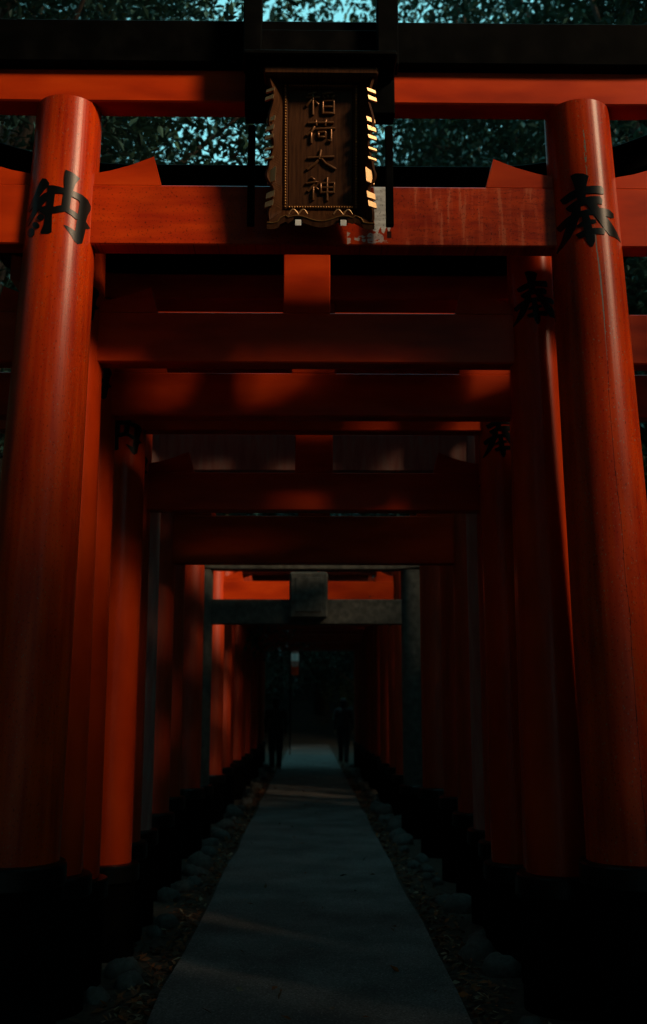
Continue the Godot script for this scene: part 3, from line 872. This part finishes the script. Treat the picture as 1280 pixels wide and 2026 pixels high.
func forest() -> void:
	rng.seed = 4
	var kinds := [
		tree_kind(0.30, 3.6, 18, 130, 0.064, TEAL, OLIVE, 0.2),
		tree_kind(0.26, 3.9, 20, 130, 0.068, DEEP, TEAL, 0.3),
		tree_kind(0.34, 3.4, 17, 130, 0.062, TEAL, AMBER, 0.30),
		tree_kind(0.05, 3.3, 22, 110, 0.08, DEEP, OLIVE, 0.12),
		tree_kind(0.04, 3.0, 34, 170, 0.15, DEEP, TEAL, 0.2),  # dense evergreen, added only to keep sun off the lower gates
		tree_kind(0.56, 3.4, 20, 170, 0.07, DEEP, TEAL, 0.3)]  # high crown, added to shut out skylight above the clearing
	var told := ["teal green broadleaf tree with olive tufts beside the gate tunnel", "dark green dense broadleaf tree beside the gate tunnel", "green tree with amber autumn tufts beside the gate tunnel", "dark bushy tree leafy down to the ground beside the gate tunnel"]
	var n := 0
	# the wood on both sides of the tunnel; crowns meet above it
	rng.seed = 5
	for s in [-1.0, 1.0]:
		for row in [[3.3, 9.5 if s < 0 else 15.0, 3.8, 0.95], [7.4, 10.0 if s < 0 else 16.5, 5.0, 1.1], [5.2, 19.0, 4.4, 1.62], [11.5, 9.0 if s < 0 else 13.0, 5.6, 1.35], [16.5, 13.0, 7.0, 1.55]]:
			var z: float = row[1]
			while z < 46.0:
				var k: int = [0, 2, 1, 2, 0, 3][n % 6]
				if k == 3 and row[0] < 5.0: k = 1
				if k == 3 and row[0] == 5.2: k = 0
				if row[0] < 8.0 and z > 27.5 and z < 37.0:
					z += row[2]
					continue
				plant_tree(kinds[k], s * (row[0] + rng.randf_range(-0.5, 0.7)), -z + rng.randf_range(-0.9, 0.9), row[3] * rng.randf_range(0.9, 1.12), told[k], "trees beside the gate tunnel, " + ["teal", "dark", "amber", "bushy"][k])
				z += row[2]
				n += 1
	for a in [[-3.2, 46], [0.6, 47], [4.2, 45.5], [-7.5, 47], [8.0, 48], [-1.5, 52], [3.0, 53], [-6.0, 54], [7.0, 55]]:
		plant_tree(kinds[3], a[0], -a[1], 1.25, "dense dark tree closing off the far end of the path", "trees at the far end of the path")
	# round the clearing in which the viewer stands; some added to block sun and sky
	for a in [[-7.5, 2.0, 3, 1.15], [-9.5, -3.0, 1, 1.2], [-6.0, 8.5, 1, 1.25], [-1.5, 11.0, 3, 1.2], [3.5, 12.5, 1, 1.1], [-12, 6, 0, 1.3], [-4, 15, 1, 1.4], [-6.2, -0.6, 1, 1.05], [-3.9, 2.6, 0, 1.2], [-2.6, 6.2, 1, 1.2], [2.9, 6.6, 1, 1.15], [8.2, -3.6, 5, 1.85], [6.4, 5.6, 5, 1.9], [2.6, 5.2, 5, 1.75], [-3.4, 0.6, 5, 1.7], [4.7, -2.6, 4, 0.3, 0.24], [4.7, -1.62, 4, 0.25, 0.62], [4.88, -3.2, 4, 0.18, 0.52], [4.75, -0.5, 4, 0.28, 0.629], [4.8, 0.4, 4, 0.28, 0.637097], [4.85, 1.3, 4, 0.3, 0.669355], [4.9, 2.2, 4, 0.3, 0.685484], [5, 3.2, 4, 0.32, 0.693548], [6.6, 0.2, 4, 0.4, 0.516129], [6.8, 1.6, 4, 0.4, 0.645161], [6.9, 3, 4, 0.4, 0.685484], [4.9, -3.7, 4, 0.27, 0.532], [4.9, -4.8, 4, 0.3, 0.581], [4.9, -6.1, 4, 0.32, 0.613], [4.9, -7.5, 4, 0.32, 0.613], [5, -9, 4, 0.32, 0.53], [5, -10.6, 4, 0.32, 0.53], [5.1, -12.4, 4, 0.32, 0.53], [6.6, -5.5, 4, 0.36, 0.5], [7.2, -7.5, 4, 0.4, 0.524194], [7.6, -10, 4, 0.4, 0.524194]]:
		plant_tree(kinds[a[2]], a[0], a[1], a[3], "tall bare-trunked tree added out of view to close off the sky over the clearing" if a[2] == 5 else "dense evergreen added to block the sun at the edge of the clearing before the plaque gate" if a[2] == 4 else "broadleaf tree at the edge of the clearing before the plaque gate", "tall trees added to close the sky over the clearing" if a[2] == 5 else "added sun-blocking evergreens round the clearing" if a[2] == 4 else "trees round the clearing", a[4] / a[3] if a.size() > 4 else 1.0)
	for a in [[6.4, -15.6, 0, 1.5], [9.6, -15.0, 1, 1.5], [-5.6, -15.5, 0, 1.4]]:
		plant_tree(kinds[a[2]], a[0], a[1], a[3], told[a[2]], "trees beside the gate tunnel, " + ["teal", "dark"][a[2]])
	for a in [[3.0, -21.5, 1, 1.5]]:
		plant_tree(kinds[a[2]], a[0], a[1], a[3], told[a[2]], "trees beside the gate tunnel, " + ["teal", "dark"][a[2]])
	# undergrowth
	rng.seed = 77
	var sk := []
	for k in 3:
		var g := Geo.new()
		var balls := []
		for i in 8:
			var c := Vector3(rng.randfn(0, 0.45), rng.randf_range(0.4, 2.8), rng.randfn(0, 0.45))
			balls.append([c, rng.randf_range(0.4, 0.65)])
			tube(g, [Vector3(rng.randfn(0, 0.06), -0.1, rng.randfn(0, 0.06)), c * Vector3(0.4, 0.5, 0.4), c], [0.035, 0.022, 0.008], 6)
		sk.append([g.mesh(), leaf_mass(balls, 45, 0.06, TEAL, AMBER if k == 2 else OLIVE, 0.3)])
	for s in [-1.0, 1.0]:
		for k in 15:
			var kk := 2 if s > 0 and k < 4 else k % 2
			var x: float = s * rng.randf_range(3.1, 4.2)
			var z := -6.2 - k * 1.9 + rng.randf_range(-0.5, 0.5)
			var b := thing("shrub", Vector3(x, terrain(x, z), z), "leafy shrub with amber tufts in the shade outside the gates" if kk == 2 else "leafy evergreen shrub in the shade outside the gates", "shrub", "amber shrubs outside the gates" if kk == 2 else "evergreen shrubs outside the gates")
			b.rotation.y = rng.randf() * TAU
			b.scale = Vector3.ONE * rng.randf_range(0.85, 1.25)
			part("stem", sk[kk][0], M.bark, b)
			part("foliage", sk[kk][1], M.leaf, b)

# ---------------------------------------------------------------- people
# bones: [a, b, ra, rb, colour index]; smooth union, meshed as surface nets
func bone_field(p: Vector3, bones: Array, k: float) -> Array:
	var d := 1e9
	var best := 1e9
	var col := 0
	for b in bones:
		var ab: Vector3 = b[1] - b[0]
		var t := clampf((p - b[0]).dot(ab) / maxf(ab.length_squared(), 1e-9), 0.0, 1.0)
		var e: float = p.distance_to(b[0] + ab * t) - lerpf(b[2], b[3], t)
		if e < best:
			best = e; col = b[4]
		var h := maxf(k - absf(d - e), 0.0) / k
		d = minf(d, e) - h * h * k * 0.25
	return [d, col]

func net(bones: Array, cell: float, k: float, cols: Array, v: PackedVector3Array, nn: PackedVector3Array, cc: PackedColorArray) -> void:
	var lo := Vector3.ONE * 1e9
	var hi := -lo
	for b in bones:
		for e in [[b[0], b[2]], [b[1], b[3]]]:
			lo = lo.min(e[0] - Vector3.ONE * (e[1] + cell * 2.0)); hi = hi.max(e[0] + Vector3.ONE * (e[1] + cell * 2.0))
	var n := Vector3i(((hi - lo) / cell).ceil()) + Vector3i.ONE
	var field := PackedFloat32Array()
	var tint := PackedInt32Array()
	field.resize(n.x * n.y * n.z); tint.resize(n.x * n.y * n.z)
	for z in n.z:
		for y in n.y:
			var x := 0
			while x < n.x:
				var r := bone_field(lo + Vector3(x, y, z) * cell, bones, k)
				var i := x + n.x * (y + n.y * z)
				field[i] = r[0]; tint[i] = r[1]
				var skip := mini(int(r[0] / cell) - 1, n.x - 1 - x)      # far from the surface: step over cells that cannot touch it
				for j in range(1, maxi(skip, 0) + 1):
					field[i + j] = r[0]; tint[i + j] = r[1]
				x += 1 + maxi(skip, 0)
	var at_cell := {}
	var pos := PackedVector3Array()
	var pc := PackedColorArray()
	var step := [1, n.x, n.x * n.y]
	for z in n.z - 1:
		for y in n.y - 1:
			for x in n.x - 1:
				var i := x + n.x * (y + n.y * z)
				var neg := 0
				for q in 8:
					if field[i + (q & 1) + ((q >> 1) & 1) * step[1] + (q >> 2) * step[2]] < 0: neg += 1
				if neg == 0 or neg == 8: continue
				var sum := Vector3.ZERO
				var m := 0
				for q in 8:
					for ax in 3:
						if q & (1 << ax): continue
						var q2 := q | (1 << ax)
						var f0 := field[i + (q & 1) + ((q >> 1) & 1) * step[1] + (q >> 2) * step[2]]
						var f1 := field[i + (q2 & 1) + ((q2 >> 1) & 1) * step[1] + (q2 >> 2) * step[2]]
						if (f0 < 0) == (f1 < 0): continue
						sum += Vector3(q & 1, (q >> 1) & 1, q >> 2).lerp(Vector3(q2 & 1, (q2 >> 1) & 1, q2 >> 2), f0 / (f0 - f1))
						m += 1
				at_cell[i] = pos.size()
				pos.append(lo + (Vector3(x, y, z) + sum / m) * cell)
				pc.append(cols[tint[i]])
	var grad := PackedVector3Array()
	for p in pos:
		var e := cell * 0.6
		grad.append(Vector3(bone_field(p + Vector3(e, 0, 0), bones, k)[0] - bone_field(p - Vector3(e, 0, 0), bones, k)[0], bone_field(p + Vector3(0, e, 0), bones, k)[0] - bone_field(p - Vector3(0, e, 0), bones, k)[0], bone_field(p + Vector3(0, 0, e), bones, k)[0] - bone_field(p - Vector3(0, 0, e), bones, k)[0]).normalized())
	for key in at_cell:
		var i: int = key
		for ax in 3:
			var j: int = i + step[ax]
			if j >= field.size() or (field[i] < 0) == (field[j] < 0): continue
			var u: int = step[(ax + 1) % 3]
			var w: int = step[(ax + 2) % 3]
			if not (at_cell.has(i - u) and at_cell.has(i - w) and at_cell.has(i - u - w)): continue
			var q := [at_cell[i], at_cell[i - u], at_cell[i - u - w], at_cell[i - w]]
			for t in [[0, 1, 2], [0, 2, 3]]:
				var id := [q[t[0]], q[t[1]], q[t[2]]]
				var f: Vector3 = (pos[id[2]] - pos[id[0]]).cross(pos[id[1]] - pos[id[0]])
				if f.dot(grad[id[0]] + grad[id[1]] + grad[id[2]]) < 0: id = [id[0], id[2], id[1]]
				for e in id:
					v.append(pos[e]); nn.append(grad[e]); cc.append(pc[e])

# a walker seen from behind, facing -z; step is which foot leads
func walker(where: Vector3, step: float, turn: float, cols: Array, hair: Color, label: String) -> void:
	var o := thing("person", where, label, "person")
	o.rotation.y = turn
	var v := PackedVector3Array()
	var nn := PackedVector3Array()
	var cc := PackedColorArray()
	# colours: 0 coat, 1 trousers, 2 skin, 3 shoes
	var bones := [
		[Vector3(0, 0.98, 0), Vector3(0, 1.12, 0), 0.145, 0.135, 0], [Vector3(0, 1.12, 0), Vector3(0, 1.33, 0.01), 0.135, 0.15, 0],
		[Vector3(-0.15, 1.38, 0.01), Vector3(0.15, 1.38, 0.01), 0.075, 0.075, 0], [Vector3(0, 1.38, 0.01), Vector3(0, 1.50, -0.01), 0.062, 0.052, 2],
		[Vector3(0, 1.555, -0.02), Vector3(0, 1.62, -0.012), 0.076, 0.094, 2], [Vector3(0, 1.545, -0.085), Vector3(0, 1.585, -0.108), 0.03, 0.014, 2],
		[Vector3(-0.092, 1.58, 0), Vector3(-0.1, 1.61, 0.006), 0.014, 0.016, 2], [Vector3(0.092, 1.58, 0), Vector3(0.1, 1.61, 0.006), 0.014, 0.016, 2]]
	var hands := []
	for s in [-1.0, 1.0]:
		var sw: float = s * step * 0.14
		var hip := Vector3(s * 0.09, 0.94, 0)
		var knee := Vector3(s * 0.095, 0.51, -sw * 0.7 - 0.03)
		var heel := Vector3(s * 0.10, 0.085, -sw * 1.5 + (0.02 if sw < 0 else 0.0))
		bones.append([hip, knee, 0.105, 0.08, 1]); bones.append([knee, heel, 0.078, 0.064, 1])
		bones.append([heel + Vector3(0, -0.035, 0.02), heel + Vector3(s * 0.015, -0.045, -0.16), 0.042, 0.036, 3])
		var sh := Vector3(s * 0.20, 1.38, 0.01)
		var elbow := Vector3(s * 0.235, 1.12, 0.03 + sw * 0.5)
		var wrist := Vector3(s * 0.23, 0.88, -0.04 + sw * 1.0)
		bones.append([sh, elbow, 0.062, 0.048, 0]); bones.append([elbow, wrist, 0.048, 0.032, 0])
		var palm := wrist + Vector3(0, -0.085, -0.012)
		bones.append([wrist, palm, 0.026, 0.03, 2])
		var hb := [[wrist, wrist.lerp(palm, 0.4), 0.024, 0.024, 2]]
		for f in 4:
			var z := -0.03 + 0.02 * f
			var knuckle := palm + Vector3(0, 0.0, z)
			var len: float = [0.036, 0.042, 0.04, 0.032][f]
			hb.append([wrist + Vector3(0, -0.02, z * 0.5), knuckle, 0.013, 0.011, 2])
			hb.append([knuckle, knuckle + Vector3(-s * 0.006, -len, -0.004), 0.0105, 0.0095, 2])
			hb.append([knuckle + Vector3(-s * 0.006, -len, -0.004), knuckle + Vector3(-s * 0.024, -len * 1.75, -0.006), 0.0095, 0.008, 2])
		hb.append([wrist + Vector3(0, -0.03, -0.02), wrist + Vector3(-s * 0.012, -0.07, -0.052), 0.014, 0.011, 2])
		hb.append([wrist + Vector3(-s * 0.012, -0.07, -0.052), wrist + Vector3(-s * 0.02, -0.10, -0.056), 0.011, 0.009, 2])
		hands.append(hb)
	net(bones, 0.02, 0.05, cols, v, nn, cc)
	for hb in hands: net(hb, 0.006, 0.006, cols, v, nn, cc)
	var a := []
	a.resize(Mesh.ARRAY_MAX)
	a[Mesh.ARRAY_VERTEX] = v; a[Mesh.ARRAY_NORMAL] = nn; a[Mesh.ARRAY_COLOR] = cc
	var m := ArrayMesh.new()
	m.add_surface_from_arrays(Mesh.PRIMITIVE_TRIANGLES, a)
	part("body", m, M.cloth, o)
	v = PackedVector3Array(); nn = PackedVector3Array(); cc = PackedColorArray()
	net([[Vector3(0, 1.64, 0.0), Vector3(0, 1.63, 0.03), 0.098, 0.1, 0], [Vector3(0, 1.60, 0.04), Vector3(0, 1.52, 0.05), 0.09, 0.07, 0]], 0.012, 0.03, [hair], v, nn, cc)
	a = []
	a.resize(Mesh.ARRAY_MAX)
	a[Mesh.ARRAY_VERTEX] = v; a[Mesh.ARRAY_NORMAL] = nn; a[Mesh.ARRAY_COLOR] = cc
	m = ArrayMesh.new()
	m.add_surface_from_arrays(Mesh.PRIMITIVE_TRIANGLES, a)
	part("hair", m, M.cloth, o)

func people() -> void:
	var c := StandardMaterial3D.new()
	c.vertex_color_use_as_albedo = true
	c.roughness = 0.85
	M.cloth = c
	var p1 := at(545, 1517, 25.0)
	walker(Vector3(p1.x, 0.03, -25.0), 1.0, 0.1, [Color(0.02, 0.02, 0.022), Color(0.015, 0.016, 0.02), Color(0.36, 0.22, 0.15), Color(0.3, 0.3, 0.3)], Color(0.012, 0.01, 0.009), "person in a dark coat walking away along the path edge, pale shoes")
	var p2 := at(680, 1505, 28.6)
	walker(Vector3(p2.x, 0.03, -28.6), -1.0, -0.15, [Color(0.03, 0.026, 0.025), Color(0.02, 0.02, 0.02), Color(0.36, 0.22, 0.15), Color(0.05, 0.05, 0.05)], Color(0.015, 0.011, 0.009), "person in black clothes walking away beyond the last gates")
	# a narrow red and white banner on a pole, beyond the last gate
	var b := at(583, 1310, 33.0)
	var o := thing("banner", Vector3(b.x, 0, -33.0), "narrow red and white banner hanging from a pole beyond the gates", "banner")
	var g := Geo.new()
	tube(g, [Vector3(-0.14, -0.05, 0), Vector3(-0.14, 3.62, 0)], [0.022, 0.018], 8)
	tube(g, [Vector3(-0.16, 3.42, 0), Vector3(0.14, 3.42, 0)], [0.01, 0.01], 6)
	part("pole", g.mesh(), M.black, o)
	var ball := SphereMesh.new()
	ball.radius = 0.07; ball.height = 0.14
	part("finial", ball, M.red, o, Vector3(-0.14, 3.66, 0))
	var seg := [[3.40, 3.22, M.faded], [3.22, 2.98, M.white], [2.98, 2.80, M.faded], [2.80, 2.52, M.red]]
	for e in seg:
		var gc := Geo.new()
		for i in 6:
			var x0 := lerpf(-0.11, 0.13, i / 6.0)
			var x1 := lerpf(-0.11, 0.13, (i + 1) / 6.0)
			var z0 := 0.02 * sin(x0 * 22.0)
			var z1 := 0.02 * sin(x1 * 22.0)
			gc.quad(Vector3(x0, e[0], z0), Vector3(x1, e[0], z1), Vector3(x1, e[1], z1), Vector3(x0, e[1], z0), Vector3.BACK)
			gc.quad(Vector3(x0, e[0], z0 - 0.004), Vector3(x1, e[0], z1 - 0.004), Vector3(x1, e[1], z1 - 0.004), Vector3(x0, e[1], z0 - 0.004), Vector3.FORWARD)
		part("cloth_panel", gc.mesh(), e[2], o)

func _ready() -> void:
	rng.seed = 20240611
	# ---- camera
	cam_basis = Basis.from_euler(Vector3(deg_to_rad(10.95), deg_to_rad(-0.80), 0.0))
	var cam := Camera3D.new()
	cam.name = "camera"
	cam.fov = rad_to_deg(2.0 * atan(1013.0 / FOCAL))
	cam.near = 0.05
	cam.far = 400.0
	cam.transform = Transform3D(cam_basis, EYE)
	var lens := CameraAttributesPhysical.new()
	lens.frustum_focal_length = 12.0 / tan(atan(1013.0 / FOCAL))
	lens.frustum_focus_distance = 5.2
	lens.exposure_aperture = 1.4
	cam.attributes = lens
	add_child(cam)
	cam.current = true
	# ---- sky
	var env := Environment.new()
	env.background_mode = Environment.BG_SKY
	var sky := ProceduralSkyMaterial.new()
	sky.sky_top_color = Color(0.52, 0.86, 0.90)
	sky.sky_horizon_color = Color(0.60, 0.90, 0.93)
	sky.ground_bottom_color = Color(0.05, 0.05, 0.05)
	sky.ground_horizon_color = Color(0.1, 0.12, 0.12)
	sky.sun_angle_max = 5.0
	env.sky = Sky.new()
	env.sky.sky_material = sky
	env.background_energy_multiplier = 1.1
	env.tonemap_mode = Environment.TONE_MAPPER_LINEAR
	env.tonemap_exposure = 1.1
	env.sdfgi_enabled = true
	env.ssao_enabled = true
	env.ssil_enabled = true
	var we := WorldEnvironment.new()
	we.name = "environment"
	we.environment = env
	add_child(we)
	# ---- sun: soft, from behind the viewpoint and to the right
	var sun := DirectionalLight3D.new()
	sun.name = "sun"
	sun.light_color = Color(1.0, 0.86, 0.70)
	sun.light_energy = 1.5
	sun.light_angular_distance = 12.0
	sun.shadow_enabled = true
	add_child(sun)
	sun.look_at_from_position(Vector3.ZERO, -Vector3(sin(deg_to_rad(50)) * cos(deg_to_rad(30)), sin(deg_to_rad(30)), cos(deg_to_rad(50)) * cos(deg_to_rad(30))))
	# ---- structure, then things
	make_materials()
	ground()
	gates()
	forest()
	people()
